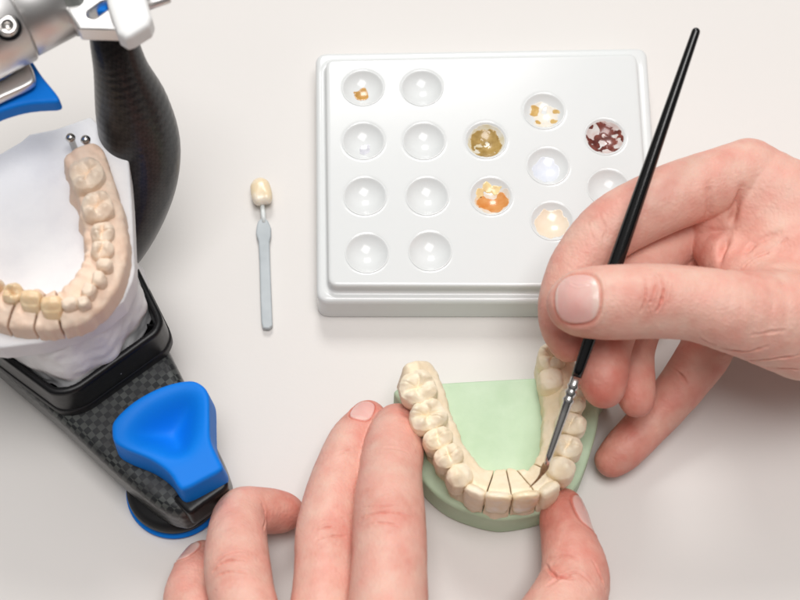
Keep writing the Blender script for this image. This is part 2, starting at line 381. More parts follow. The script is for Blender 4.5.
dab(10, 'paint_dab', 'scattered ochre and cream paint spots in the topmost well with paint right of centre', (.55, .31, .07), [(-.32, .02, .13), (-.22, -.34, .10), (-.3, .2, .10), (.3, -.32, .07), (.38, .1, .06)], 7, col2=(.72, .52, .22))
dab(10, 'paint_dab', 'thin cream film of paint under the scattered ochre spots', (.80, .74, .62), [(0, -.1, .45)], 27, lvl=.006, holes=.05, col2=(.83, .79, .72))
dab(11, 'paint_dab', 'faint bluish white paint film in the well under the ochre spots', (.70, .74, .82), [(-.05, -.05, .42)], 8, lvl=.008, col2=(.78, .80, .84))
dab(12, 'paint_dab', 'pale peach paint puddle in the well nearest the index finger', (.83, .70, .54), [(0, -.06, .50)], 9, lvl=.01, col2=(.85, .74, .60))
dab(13, 'paint_dab', 'dark maroon streaky paint in the well at the far right', (.09, .018, .014), [(-.05, -.05, .62)], 10, holes=.40, col2=(.26, .07, .05), film=(.60, .46, .43))

# ------------------------------------------------------------------ shade tab
def shade_tab():
    a = P(263, 207, .45); b = P(268, 328, .1)
    root = thing('shade_tab', 'small cream tooth shade sample on a flat grey blue stick', 'shade sample', (b[0], b[1], 0))
    # flat stick with a wider shoulder
    pl = poly([(258, 222), (256.5, 228), (256, 234), (258.5, 242), (259.5, 262), (260.5, 300), (261.5, 323), (263, 328.5), (269, 329), (272.5, 326), (271.5, 300), (270, 262), (269.5, 242), (271, 236), (271, 228), (268.5, 222), (266, 219), (261, 219)], .2)
    slab('holder', pl, .06, .26, M['holder'], root, rnd=.05, h=.025)
    lathe('stem', [(0, .085), (.3, .08), (.75, .075)], P(264, 223, .2), M['clear'], root, b=P(262, 203, .3), n=20)
    # the tooth, lying with its face up
    c = P(261, 191, .45); g = Grid((c[0]-.8, c[1]-.9, -.1), (c[0]+.8, c[1]+.9, 1.2), .03); p = g.pts()-c
    th = math.radians(12); x = p[..., 0]*math.cos(th)+p[..., 1]*-math.sin(th)*-1; y = -p[..., 0]*math.sin(th)+p[..., 1]*math.cos(th); z = p[..., 2]+.02
    wdt = .36+.03*np.tanh(-y*2)-.10*sstep(.25, .6, y)
    f = (np.abs(x/wdt)**2.6+np.abs(y/.52)**3.2+np.abs(z/(.24-.05*y))**2.2)**(1/2.4)-1; f *= .24
    f += .012*np.cos(x*14)*sstep(.1, -.3, y)
    V, F = nets(g, f.astype(np.float32)); mesh_obj('tooth', V, F, M['tabtooth'], root)
shade_tab()

# ------------------------------------------------------------------ teeth
def tooth_vf(kind, a, b, h, seed=0, lean=0.0):
    """x along the arch, y towards the cheek, z up; closed mesh"""
    n = 72; V = []; ring = []; r_ = np.random.default_rng(seed); j = r_.uniform(-1, 1, 8)
    ex = {'molar': 3.0, 'premolar': 2.4, 'canine': 2.2, 'incisor': 3.2, 'stump': 2.8}[kind]
    th = np.linspace(0, 2*math.pi, n, endpoint=False)
    cx = np.sign(np.cos(th))*np.abs(np.cos(th))**(2/ex); cy = np.sign(np.sin(th))*np.abs(np.sin(th))**(2/ex)
    if kind in ('molar',): cx = cx*(1+.05*np.cos(2*th+j[0])); cy = cy*(1+.05*np.cos(3*th+j[1]))
    rows = []
    for t in np.linspace(-.45, .8, 12):
        bul = 1-.16*max(0, -t+.1)-.10*max(0, t-.35)**1.5*2
        X = cx*a*bul; Y = cy*b*bul; Z = np.full(n, t*h)
        rows.append((X, Y, Z))
    for k in range(1, 15):
        q = 1-k/14; base = 1-.10*(.45**1.5)*2
        rr = math.sin(q*math.pi/2)**.8 if q > 0 else 0
        X = cx*a*base*rr; Y = cy*b*base*rr
        Z = np.full(n, h*(.8+.2*(1-rr**5)))
        rows.append((X, Y, Z))
    R = np.array(rows)                                # rows,3,n
    X, Y, Z = R[:, 0], R[:, 1], R[:, 2]; u, v = X/a, Y/b; topm = sstep(.55*h, .9*h, Z)
    if kind == 'molar':
        d = 0
        for sx, sy, am in ((-.48, .45, 1), (.45, .48, .9), (-.45, -.45, .85), (.48, -.42, .8)): d = d+am*.17*np.exp(-((u-sx-.06*j[2])**2+(v-sy)**2)/.085)
        d = d-.10*np.exp(-(u**2+v**2)/.25)-.08*np.exp(-((u+.2*v*j[3])/.07)**2)-.09*np.exp(-((v+.18*np.sin(u*4+j[4]))/.07)**2)-.04*np.exp(-((u-v*.8-.3*j[5])/.06)**2)
        Z = Z+d*topm
    elif kind == 'premolar':
        d = .17*np.exp(-(u**2/.35+(v-.5)**2/.10))+.12*np.exp(-(u**2/.3+(v+.5)**2/.09))-.12*np.exp(-((v+.1*np.sin(u*3+j[3]))/.11)**2)*np.exp(-u**2/.4)-.04*np.exp(-((u+.3*j[4])/.08)**2)
        Z = Z+d*topm
    elif kind == 'canine':
        Z = Z+(.16*np.exp(-(u**2/.25+(v-.25)**2/.2))-.10*sstep(.1, -.9, v))*topm
    elif kind == 'incisor':
        t = np.clip(Z/h, 0, 1); Y = Y*(1-.45*t)+b*.25*t; Z = Z-.10*sstep(0, -1, v)*topm+.01*np.cos(u*7)*topm
        X = X*(1+.08*t)
    elif kind == 'stump':
        t = np.clip(Z/h, 0, 1); X = X*(1-.18*t); Y = Y*(1-.18*t)
    Y = Y+lean*np.clip(1-Z/h, -.5, 1.5)
    V = np.stack([X, Y, Z], -1).reshape(-1, 3)
    V = V+np.stack([vnoise(V+seed, .2, seed+k)*(.012 if kind == 'incisor' else .026)+vnoise(V+seed, .09, seed+k+5)*(.004 if kind == 'incisor' else .010) for k in range(3)], -1)
    F = []
    m = len(rows)
    for i in range(m-1):
        for k in range(n): F.append((i*n+k, i*n+(k+1) % n, (i+1)*n+(k+1) % n, (i+1)*n+k))
    F.append(tuple(range(n))[::-1])
    return V, F
def place_tooth(name, kind, x, y, z, ang, a, b, h, m, parent, seed=0, lean=0., tilt=0., label=None):
    V, F = tooth_vf(kind, a, b, h, seed, lean)
    ct, st_ = math.cos(tilt), math.sin(tilt)
    V = np.stack([V[:, 0], V[:, 1]*ct-(V[:, 2]-h)*st_*-1, V[:, 1]*st_*-1+(V[:, 2]-h)*ct+h], 1) if tilt else V
    c, s = math.cos(ang), math.sin(ang)
    W = np.stack([V[:, 0]*c-V[:, 1]*s+x, V[:, 0]*s+V[:, 1]*c+y, V[:, 2]+z-h], 1)
    o = mesh_obj(name, W, F, m, parent)
    if label: o['label'] = label
    return o
def curve_field(cl, X, Y):
    """nearest distance, signed side (+ = right of travel), parameter 0..1"""
    best = np.full(X.shape, 1e9); sg = np.zeros(X.shape); par = np.zeros(X.shape)
    L = np.concatenate([[0], np.cumsum(np.linalg.norm(np.diff(cl, axis=0), axis=1))])
    for i in range(len(cl)-1):
        a, b = cl[i], cl[i+1]; e = b-a; l2 = e@e; wx, wy = X-a[0], Y-a[1]; t = np.clip((wx*e[0]+wy*e[1])/l2, 0, 1)
        d = np.hypot(wx-e[0]*t, wy-e[1]*t); m = d < best; best = np.where(m, d, best)
        sg = np.where(m, np.where(e[1]*wx-e[0]*wy > 0, 1, -1), sg); par = np.where(m, (L[i]+t*math.sqrt(l2)), par)
    return best, sg, par, L[-1]
def arch_segments(cl, z0, ztop, lin, buc, cuts, m, parent, bumps, gap=.035, h=.035, names='arch', slope=.9, steep=.25, seed=1, gum=.25, side_thin=0., front_thin=0.):
    """cl: centre line xy travelling so that the cheek side is on +; cuts: [(p,q)] lines across the arch"""
    lo = cl.min(0)-max(lin, buc)-.4; hi = cl.max(0)+max(lin, buc)+.4
    G = Grid((lo[0], lo[1], z0-.1), (hi[0], hi[1], ztop+.3), h)
    X, Y = np.meshgrid(G.ax[0], G.ax[1], indexing='ij'); d, sg, par, L = curve_field(cl, X, Y)
    for a_, b_ in ((cl[0], cl[3]), (cl[-1], cl[-4])):           # past the ends keep measuring across, not round
        e_ = (a_-b_)/np.linalg.norm(a_-b_); u_ = (X-a_[0])*e_[0]+(Y-a_[1])*e_[1]; v_ = np.abs((X-a_[0])*-e_[1]+(Y-a_[1])*e_[0])
        d = np.where((u_ > 0) & (np.hypot(X-a_[0], Y-a_[1]) < 1.6), v_, d)
    s = d*sg; Z = G.ax[2][None, None, :]
    wob = np.zeros(X.shape)
    for bp in bumps: wob = wob+np.exp(-((par-bp)/.22)**2)
    q2 = np.stack([X, Y, X*0], -1); nz = vnoise(q2, .5, seed)*.05+vnoise(q2, .16, seed+1)*.03+vnoise(q2, .08, seed+2)*.012
    # past the ends of the centre line the arch closes off round
    buce = buc*(1-front_thin*(1-np.abs(np.clip(par/L, 0, 1)*2-1)**1.2))+.10*(wob-.5)+nz; line = lin*(np.interp(np.abs(np.clip(par/L, 0, 1)*2-1), [0, .25, .5, .75, 1], [1, .78, .64, .74, .74]) if side_thin else 1)+nz
    H = ztop-slope*np.clip(-s-.25, 0, 3)+nz*.8-gum*(1-wob)*sstep(.0, .3, s)*.6
    f = np.where(s[:, :, None] > 0, d[:, :, None]-(buce[:, :, None]-steep*(Z-z0)*.6), d[:, :, None]-line[:, :, None])
    n3 = None
    e0 = (cl[0]-cl[3])/np.linalg.norm(cl[0]-cl[3]); e1 = (cl[-1]-cl[-4])/np.linalg.norm(cl[-1]-cl[-4])
    near0 = np.hypot(X-cl[0][0], Y-cl[0][1]) < 1.6; near1 = np.hypot(X-cl[-1][0], Y-cl[-1][1]) < 1.6
    ed = np.where(near0, (X-cl[0][0])*e0[0]+(Y-cl[0][1])*e0[1], np.where(near1, (X-cl[-1][0])*e1[0]+(Y-cl[-1][1])*e1[1], -9))-.32
    f = smax(f*.95, ed[:, :, None], .3)
    f = smax(f, Z-H[:, :, None], .16); f = np.maximum(f, z0-Z)
    cl_planes = []
    for p, q in cuts:
        e = (q-p)/np.linalg.norm(q-p); nrm = np.array([e[1], -e[0]])      # side function
        mid = (p+q)/2; dist = (X-p[0])*nrm[0]+(Y-p[1])*nrm[1]
        tt = (X-mid[0])*e[0]+(Y-mid[1])*e[1]
        _, _, pm, _ = curve_field(cl, np.array([[mid[0]]]), np.array([[mid[1]]]))
        # orient so that + is further along the curve
        _, _, p2, _ = curve_field(cl, np.array([[mid[0]+nrm[0]*.2]]), np.array([[mid[1]+nrm[1]*.2]]))
        if p2[0, 0] < pm[0, 0]: dist = -dist
        cl_planes.append((pm[0, 0], dist))
    cl_planes.sort(key=lambda t: t[0])
    k = len(cl_planes)
    for i in range(k+1):
        fs = f
        if i > 0:
            w = (np.abs(par-cl_planes[i-1][0]) < 1.6); dd = np.where(w, cl_planes[i-1][1], np.where(par > cl_planes[i-1][0], 3, -3)); fs = np.maximum(fs, (gap/2-dd)[:, :, None])
        if i < k:
            w = (np.abs(par-cl_planes[i][0]) < 1.6); dd = np.where(w, cl_planes[i][1], np.where(par > cl_planes[i][0], 3, -3)); fs = np.maximum(fs, (dd+gap/2)[:, :, None])
        V, F = nets(G, fs.astype(np.float32))
        if len(F): mesh_obj(names, V, F, m, parent)
def tang(cl, x, y):
    d = np.hypot(cl[:, 0]-x, cl[:, 1]-y); i = int(d.argmin()); a = cl[max(i-2, 0)]; b = cl[min(i+2, len(cl)-1)]; e = b-a
    return math.atan2(e[1], e[0])
def par_of(cl, x, y):
    _, _, p, _ = curve_field(cl, np.array([[x]]), np.array([[y]])); return float(p[0, 0])

def green_model():
    c0 = P(497, 450, 0)
    root = thing('dental_cast', 'cream stone dental arch on a mint green base held between the fingers', 'dental cast', (c0[0], c0[1], 0))
    base = catmull(poly([(409, 399), (402, 425), (406, 463), (420, 492), (447, 517), (486, 531), (513, 531.5), (547, 522), (573, 499), (589, 458), (595, 425), (592, 392)], 0), 6, True)
    back = poly([(404, 400), (598, 389)], 0)
    def ex(g, f):
        X, Y = np.meshgrid(g.ax[0], g.ax[1], indexing='ij'); e = back[1]-back[0]; e /= np.linalg.norm(e)
        d = (X-back[0][0])*(-e[1])+(Y-back[0][1])*e[0]
        return smax(f, d[:, :, None], .06)
    slab('base', base, .0, 1.4, M['green'], root, rnd=.16, h=.045, extra=ex, draft=.02)
    # teeth: kind, px, py, half along, half across, height
    T = [('molar', 418, 385, .52, .58, .62), ('molar', 428, 413, .48, .58, .62), ('premolar', 438, 436, .36, .48, .62),
         ('premolar', 449, 454, .36, .48, .66), ('canine', 460, 473, .38, .42, .72), ('incisor', 477, 487, .33, .32, 1.0),
         ('incisor', 499, 493, .40, .27, .98), ('incisor', 526, 492, .40, .27, .98), ('incisor', 549, 485, .33, .32, 1.0),
         ('canine', 562, 466, .38, .44, .72), ('premolar', 568, 444, .37, .48, .62), ('premolar', 572, 421, .37, .48, .62),
         ('molar', 574, 397, .42, .40, .6)]
    ZT = 3.15
    XY = [P(t[1], t[2], ZT)[:2] for t in T]
    ctrl = [P(411, 366, ZT)[:2]]+XY+[P(568, 350, ZT)[:2]]
    cl = catmull(ctrl, 8)
    bumps = [par_of(cl, *q) for q in XY]
    def cut(a, b, z=2.6): return (P(a[0], a[1], z)[:2], P(b[0], b[1], z)[:2])
    cuts = [cut((494, 470), (483, 505)), cut((508, 470), (512, 505)), cut((519, 466), (538, 500)), cut((528, 455), (562, 480))]
    arch_segments(cl, 1.3, 2.72, 1.16, .46, cuts, M['stone'], root, bumps, gap=.034, h=.032, names='arch_segment', slope=.8, side_thin=.27, front_thin=.5)
    for i, t in enumerate(T):
        x, y = XY[i]; ang = tang(cl, x, y)+math.pi      # cheek side outwards
        nm = 'tooth'; m = M['stone_tooth']; lab = None
        zt = ZT-.03*(i % 3)
        lean = .0
        if t[0] == 'incisor': lean = .0
        if i in (6, 7): nm = 'veneer'; m = M['veneer']; lab = ('left' if i == 6 else 'right')+' front tooth with a pale layer of new porcelain'; zt = ZT+.05
        place_tooth(nm, t[0], x, y, zt, ang, t[3], t[4], t[5], m, root, seed=i*3+1, lean=lean, label=lab)
    # ground-down molar stump on the right, with its shoulder
    x, y = P(552, 377, 2.9)[:2]
    place_tooth('prepared_tooth', 'stump', x, y, 3.0, math.radians(92), .42, .42, .7, M['stone_tooth'], root, seed=40, label='ground down tooth stump with a flat shoulder')
    x, y = P(552, 356, 2.9)[:2]
    place_tooth('prepared_tooth', 'molar', x, y, 3.05, math.radians(92), .44, .44, .7, M['stone_tooth'], root, seed=41)
green_model()

# ------------------------------------------------------------------ articulator
art = thing('articulator', 'black carbon dental articulator frame with blue lever and silver joint', 'articulator', (P(60, 360, 0)[0], P(60, 360, 0)[1], 0))
def rough_poly(pts, z): return catmull(poly(pts, z), 6, True)
# round foot under the front end
fc = P(177, 491, 0)
lathe('foot_ring', [(0, 1.56), (.12, 1.60), (.20, 1.56), (.22, 1.4)], (fc[0], fc[1], .01), M['blue'], art, axis=(0, 0, 1), n=64)
lathe('foot', [(0, 1.46), (.3, 1.53), (.6, 1.49), (.75, 1.3), (.76, .1)], (fc[0], fc[1], .2), M['blackm'], art, axis=(0, 0, 1), n=64)
bar = poly([(-90, 290), (-45, 332), (0, 374), (60, 425), (115, 477), (152, 508), (170, 519), (186, 522), (197, 514), (229, 491), (231, 480), (224, 460), (205, 420), (184, 378), (160, 330), (120, 250), (40, 180)], 1.9)
slab('frame_bar', fillet(bar, .5), .95, 2.35, M['carbon'], art, rnd=.4, h=.06, draft=.05)
slab('end_cap', fillet(poly([(172, 498), (180, 508), (190, 517), (200, 509), (230, 488), (226, 474)], 2.3), .3), 1.3, 2.48, M['black'], art, rnd=.15, h=.05)
# mounting tray
tray = poly([(163, 313), (165, 322), (160, 334), (80, 391), (66, 396), (50, 396), (0, 359), (-60, 312), (-60, 200), (60, 180), (120, 228), (135, 257)], 4.0)
def tray_top(X, Y, d2):
    H = np.full(X.shape, 4.0); rec = sstep(-.28, -.42, d2)
    c = P(60, 300, 4)[:2]; ang = np.arctan2(Y-c[1], X-c[0]); rib = np.exp(-((np.abs(((ang*180/math.pi) % 24)-12))/1.9)**2)
    return H-rec*(1.0-.45*rib)
tray = fillet(tray, .4)
slab('mounting_tray', tray, 2.2, 4.0, M['black'], art, rnd=.14, h=.05, top=tray_top, draft=.03)
slab('tray_band', tray*1.0+(tray-tray.mean(0))*.012, 2.25, 2.75, M['blackm'], art, rnd=.1, h=.06)
# blue lever: raised rim, hollow fan, square block in front
def lever():
    zt = 3.7
    out = catmull(poly([(109, 431), (112, 418), (132, 399), (160, 384), (188, 377.5), (203, 382), (211, 394), (212, 416), (213, 438), (219, 453), (224, 464), (222, 471), (206, 480), (186, 490), (177, 489), (166, 474), (148, 461), (124, 451), (112, 443)], zt), 5, True)
    inn = catmull(poly([(126, 433), (135, 416), (155, 401), (180, 391), (196, 393), (201, 405), (200, 425), (195, 445), (190, 456), (182, 461), (172, 460), (155, 452), (135, 444)], zt), 5, True)
    ap = P(187, 461, zt)[:2]; far = P(150, 395, zt)[:2]; ax = far-ap; L = np.linalg.norm(ax); ax /= L
    def top(X, Y, d2):
        di = polysdf(inn, X, Y); t = ((X-ap[0])*ax[0]+(Y-ap[1])*ax[1])/L
        dish = sstep(.12, -.95, di)
        for _ in range(30):
            dish = (dish+np.roll(dish, 1, 0)+np.roll(dish, -1, 0)+np.roll(dish, 1, 1)+np.roll(dish, -1, 1))/5
        H = zt-.12*sstep(.1, -.4, t)+.02*d2
        v = (X-ap[0])*(-ax[1])+(Y-ap[1])*ax[0]
        fold = .12*np.exp(-((v-(-.55))/.25)**2)*sstep(0, .5, t)*0
        return H-dish*.9*sstep(-.10, .30, t)
    slab('blue_lever', out, 2.3, zt, M['blue'], art, rnd=.15, h=.04, top=top, draft=.06)
lever()
# swept arm of the frame
def sweep_vol(G, pts, sub=5, kx=1.0, lastk=0):
    f = G.full(); p = catmull(pts, sub)
    return chain_into(G, f, p)
def chain_into(G, f, p, marg=.9):
    for i in range(len(p)-1):
        a, b = p[i, :3], p[i+1, :3]; ra, rb = p[i, 3], p[i+1, 3]; R = max(ra, rb)+marg
        lo = np.floor((np.minimum(a, b)-R-G.lo)/G.h).astype(int); hi = np.ceil((np.maximum(a, b)+R-G.lo)/G.h).astype(int)+1
        lo = np.clip(lo, 0, G.n); hi = np.clip(hi, 0, G.n)
        if (hi <= lo).any(): continue
        sl = tuple(slice(lo[k], hi[k]) for k in range(3))
        x = (G.ax[0][sl[0]]-a[0]).astype(np.float32)[:, None, None]; y = (G.ax[1][sl[1]]-a[1]).astype(np.float32)[None, :, None]; z = (G.ax[2][sl[2]]-a[2]).astype(np.float32)[None, None, :]
        e = (b-a).astype(np.float32); t = np.clip((x*e[0]+y*e[1]+z*e[2])/max(float(e@e), 1e-9), 0, 1)
        d = np.sqrt((x-e[0]*t)**2+(y-e[1]*t)**2+(z-e[2]*t)**2)-(ra+(rb-ra)*t).astype(np.float32)
        f[sl] = np.minimum(f[sl], d)
    return f
def C3(lst):
    out = []
    for px, py, z, r in lst: q = P(px, py, z); out.append((q[0], q[1], q[2], r))
    return np.array(out)
def arm():
    c = C3([(116, -15, 11.0, .70), (113, 30, 10.2, .68), (121, 70, 9.0, .80), (133, 110, 7.4, 1.12), (140, 150, 5.8, 1.25), (132, 195, 4.2, 1.25), (105, 245, 2.8, 1.2), (60, 290, 2.0, 1.0)])
    lo = (c[:, :3]-c[:, 3:4]).min(0)-.3; hi = (c[:, :3]+c[:, 3:4]).max(0)+.3
    G = Grid(lo, hi, .07); f = chain_into(G, G.full(), catmull(c, 6))
    V, F = nets(G, f); mesh_obj('swept_arm', V, F, M['carbond'], art)
arm()
# upper joint: silver barrel, flange, bracket, white block
def upper():
    a = P(-70, 52, 11.3); b = P(78, -22, 11.3); d = (b-a)/np.linalg.norm(b-a); L = np.linalg.norm(b-a)
    s1 = np.linalg.norm(P(12, 11, 11.3)-a)
    lathe('barrel', [(0, 1.45), (.02, 1.5), (s1-.06, 1.5), (s1, 1.46)], a, M['silver'], art, axis=d, n=72)
    q = a+d*(s1+.02)
    lathe('barrel_sleeve', [(0, 1.38), (.05, 1.42), (1.25, 1.40), (1.3, 1.36)], q, M['silver'], art, axis=d, n=72)
    q = q+d*1.2
    lathe('flange', [(0, 1.3), (.05, 1.42), (.35, 1.55), (.5, 1.5), (.75, 1.15)], q, M['silverd'], art, axis=d, n=64)
    # socket screw on the barrel
    c = P(8, 27, 12.55); n_ = np.array([.1, -.25, 1.0]); n_ /= np.linalg.norm(n_)
    lathe('screw', [(-.3, .28), (.12, .28), (.16, .25), (.16, .13), (.02, .12)], c, M['steel'], art, axis=n_, n=32)
    lathe('screw_recess', [(0, .36), (.05, .36)], c-n_*.12, M['blackm'], art, axis=n_, n=32)
    # bracket with slot
    def slot(g, f):
        X, Y, Z = g.xyz(); s0 = P(93, 13, 12)[:2]; s1_ = P(104, 5, 12)[:2]; e = s1_-s0; t = np.clip(((X-s0[0])*e[0]+(Y-s0[1])*e[1])/(e@e), 0, 1)
        return smax(f, -(np.hypot(X-s0[0]-e[0]*t, Y-s0[1]-e[1]*t)-.17), .04)
    slab('bracket', poly([(60, -30), (66, 10), (78, 28.5), (116, 29.5), (128, 25), (135, -30)], 12.0), 11.4, 12.0, M['silver'], art, rnd=.08, h=.04, extra=slot)
    slab('slot_liner', poly([(84, 20), (92, 24), (112, 12), (108, -2), (90, 4)], 11.3), 11.15, 11.33, M['black'], art, rnd=.05, h=.04)
    slab('slot_pin', poly([(94, 2), (97, 12), (108, 12), (108, -2)], 11.7), 11.3, 11.75, M['blue'], art, rnd=.08, h=.04)
    slab('white_block', poly([(104, -20), (107, 4), (113, 22), (117, 33), (125, 38), (131, 36), (149, 25), (152, 17), (146, -4), (140, -20)], 12.3), 11.65, 12.3, M['whitep'], art, rnd=.16, h=.04)
    lathe('side_pin', [(0, .17), (1.0, .17), (1.05, .14)], P(134, 9, 11.4), M['silver'], art, b=P(161, 0, 11.4), n=24)
    # lip and blue wing under the barrel
    slab('lip_plate', catmull(poly([(-60, 100), (0, 80), (24, 62), (31, 66), (34, 78), (28, 85), (0, 98), (-60, 125)], 10.2), 4, True), 9.9, 10.2, M['silver'], art, rnd=.08, h=.04)
    slab('blue_wing', catmull(poly([(-50, 95), (0, 78), (20, 55), (29, 57), (42, 76), (58, 96), (57, 102), (45, 103), (25, 105), (0, 112), (-50, 132)], 9.7), 4, True), 9.2, 9.75, M['blue'], art, rnd=.12, h=.04)
upper()

# ------------------------------------------------------------------ cast mounted on the articulator
def left_model():
    q = P(60, 250, 4)
    root = thing('dental_cast', 'pinkish stone dental arch with saw cuts on white plaster in the articulator', 'dental cast', (q[0], q[1], 3.1))
    blob = catmull(poly([(144, 284), (143, 302), (131, 320), (121, 338), (112, 352), (94, 361), (80, 371), (56, 373), (30, 364), (6, 349), (-40, 330), (-60, 260), (0, 190), (80, 190), (130, 240)], 4.9), 6, True)
    def ex(g, f):
        p = g.pts(); return f+(vnoise(p, .9, 5)*.12+vnoise(p, .3, 6)*.05).astype(np.float32)
    slab('plaster_mount', blob, 3.15, 5.95, M['plaster'], root, rnd=.5, h=.06, extra=ex, draft=.12)
    plate = poly([(133, 270), (131, 280), (122, 300), (100, 318), (72, 331), (40, 341), (0, 346), (-60, 340), (-90, 240), (-60, 170), (0, 155), (22, 142), (30, 135), (56, 130), (90, 118), (115, 141), (127, 160), (130, 200)], 6.8)
    def ptop(X, Y, d2): return 6.8+0*X
    slab('plaster_plate', plate, 5.8, 6.8, M['plaster'], root, rnd=.07, h=.05, draft=-.05)
    ZT = 8.2
    ctrl = [(79, 152), (86, 170), (97, 203), (101, 228), (102, 247), (98, 266), (84, 288), (63, 302), (28, 303), (-4, 296), (-30, 280), (-48, 250), (-56, 215)]
    cl = catmull([P(x, y, 7.9)[:2] for x, y in ctrl], 8)
    T = [('molar', 85.5, 171, .50, .49, .5), ('molar', 97, 203, .44, .45, .48), ('premolar', 101.5, 228, .32, .35, .45), ('premolar', 101, 246, .29, .33, .45),
         ('stump', 104, 262, .22, .25, .5), ('stump', 98, 276, .25, .23, .55), ('stump', 88, 288, .24, .23, .5), ('stump', 82, 300, .2, .2, .42), ('stump', 69, 301, .27, .2, .5),
         ('incisor', 50, 304, .29, .36, .55), ('incisor', 29, 298, .29, .36, .55), ('premolar', 10, 290, .27, .32, .5), ('premolar', -12, 282, .27, .32, .5)]
    XY = [P(t[1], t[2], 8.15)[:2] for t in T]
    bumps = [par_of(cl, *p) for p in XY]
    def cut(a, b, z=7.7): return (P(a[0], a[1], z)[:2], P(b[0], b[1], z)[:2])
    cuts = [cut((55, 280), (60, 330)), cut((47, 283), (31, 332)), cut((28, 280), (4, 328)), cut((8, 272), (-22, 318))]
    arch_segments(cl, 6.75, 7.75, .66, .70, cuts, M['pink'], root, bumps, gap=.06, names='arch_segment', slope=.35, seed=9, steep=.35)
    for i, t in enumerate(T):
        x, y = XY[i]; ang = tang(cl, x, y)+math.pi; m = M['wax'] if i >= 9 else M['pink_tooth']
        place_tooth('tooth', t[0], x, y, 8.15-(.12 if t[0] == 'premolar' else 0), ang+(rng.uniform(-.5, .5) if t[0] == 'stump' else 0), t[3], t[4], t[5], m, root, seed=60+i, lean=.05, label=('yellow wax tooth' if i >= 9 else None))
    for px, py in ((71, 139), (86, 141)):
        q = P(px, py, 7.5); lathe('pin', [(0, .10), (.7, .10), (.74, .13), (.83, .15), (.92, .11), (.95, .02)], (q[0], q[1], 6.75), M['steel'], root, axis=(0, 0, 1), n=24)
left_model()

# ------------------------------------------------------------------ brush
BA = P(546, 465, 3.95); BB = P(697.5, 27, 9.6)
def brush():
    d = (BB-BA)/np.linalg.norm(BB-BA); L = np.linalg.norm(BB-BA)
    root = thing('paint_brush', 'fine black handled brush with silver ferrule held over the front teeth', 'brush', BA)
    fl = 2.75
    lathe('ferrule', [(0, .075), (.3, .10), (1.6, .135), (1.95, .15), (2.03, .185), (2.11, .14), (2.17, .14), (2.25, .188), (2.33, .145), (2.38, .145), (2.45, .185), (2.52, .155), (fl, .165), (fl+.01, .12)], BA, M['steel'], root, axis=d, n=36)
    pr = []
    for k in range(41):
        t = k/40; r = .15+.075*math.sin(min(t/.35, 1)*math.pi/2)-.10*max(0, (t-.35)/.65)**1.1
        pr.append((fl-.02+t*(L-fl-.12), r))
    e = pr[-1]; pr += [(e[0]+.06, e[1]*.85), (e[0]+.10, e[1]*.5), (e[0]+.12, .01)]
    lathe('handle', pr, BA, M['lacquer'], root, axis=d, n=40)
    # hair: a belly that comes to a bent point
    pts = [BA+d*.05, P(543, 471, 3.75), P(538, 479, 3.45), P(529.5, 487.5, 3.24)]
    c = catmull(pts, 8); V = []; F = []; n = 24; m = len(c)
    for i, q in enumerate(c):
        t = i/(m-1); r = .075*(1+.5*math.sin(min(1, t*2)*math.pi))*(1-t)**.75+.006
        e = c[min(i+1, m-1)]-c[max(i-1, 0)]; e /= np.linalg.norm(e); u = np.cross(e, [0, 0, 1]); u /= np.linalg.norm(u); v = np.cross(e, u)
        for k in range(n): a = 2*math.pi*k/n; V.append(q+(u*math.cos(a)+v*math.sin(a))*r*(1+.10*math.sin(k*5.3+.2*i)))
    for i in range(m-1):
        for k in range(n): F.append((i*n+k, i*n+(k+1) % n, (i+1)*n+(k+1) % n, (i+1)*n+k))
    F.append(tuple(range(n))[::-1]); F.append(tuple((m-1)*n+k for k in range(n)))
    mesh_obj('bristles', V, F, M['brist'], root)
brush()

# ------------------------------------------------------------------ hands
def refine(V, F):
    """one level of smooth subdivision, so that fine creases have vertices to live on"""
    nv = len(V); nf = len(F); fp = V[F].mean(1)
    e = np.stack([F, np.roll(F, -1, 1)], -1).reshape(-1, 2); key = np.sort(e, 1); code = key[:, 0]*nv+key[:, 1]
    uq, inv = np.unique(code, return_inverse=True); a, b = uq//nv, uq % nv; ne = len(uq)
    fs = np.zeros((ne, 3)); fc = np.zeros(ne); fi = np.repeat(np.arange(nf), 4)
    for k in range(3): fs[:, k] = np.bincount(inv, fp[fi, k], ne)
    fc = np.bincount(inv, minlength=ne); mid = (V[a]+V[b])/2; ep = (mid+fs/fc[:, None])/2
    n = np.bincount(F.ravel(), minlength=nv).astype(float); Q = np.zeros((nv, 3)); Rm = np.zeros((nv, 3)); ec = np.bincount(a, minlength=nv)+np.bincount(b, minlength=nv)
    for k in range(3):
        Q[:, k] = np.bincount(F.ravel(), fp[fi, k], nv); Rm[:, k] = np.bincount(a, mid[:, k], nv)+np.bincount(b, mid[:, k], nv)
    n1 = np.maximum(n, 1)[:, None]; vp = (Q/n1+2*Rm/np.maximum(ec, 1)[:, None]+(n1-3)*V)/n1
    E = inv.reshape(nf, 4)+nv; P_ = np.arange(nf)+nv+ne; out = []
    for k in range(4): out.append(np.stack([F[:, k], E[:, k], P_, E[:, k-1]], 1))
    return np.concatenate([vp, ep, fp]), np.concatenate(out)
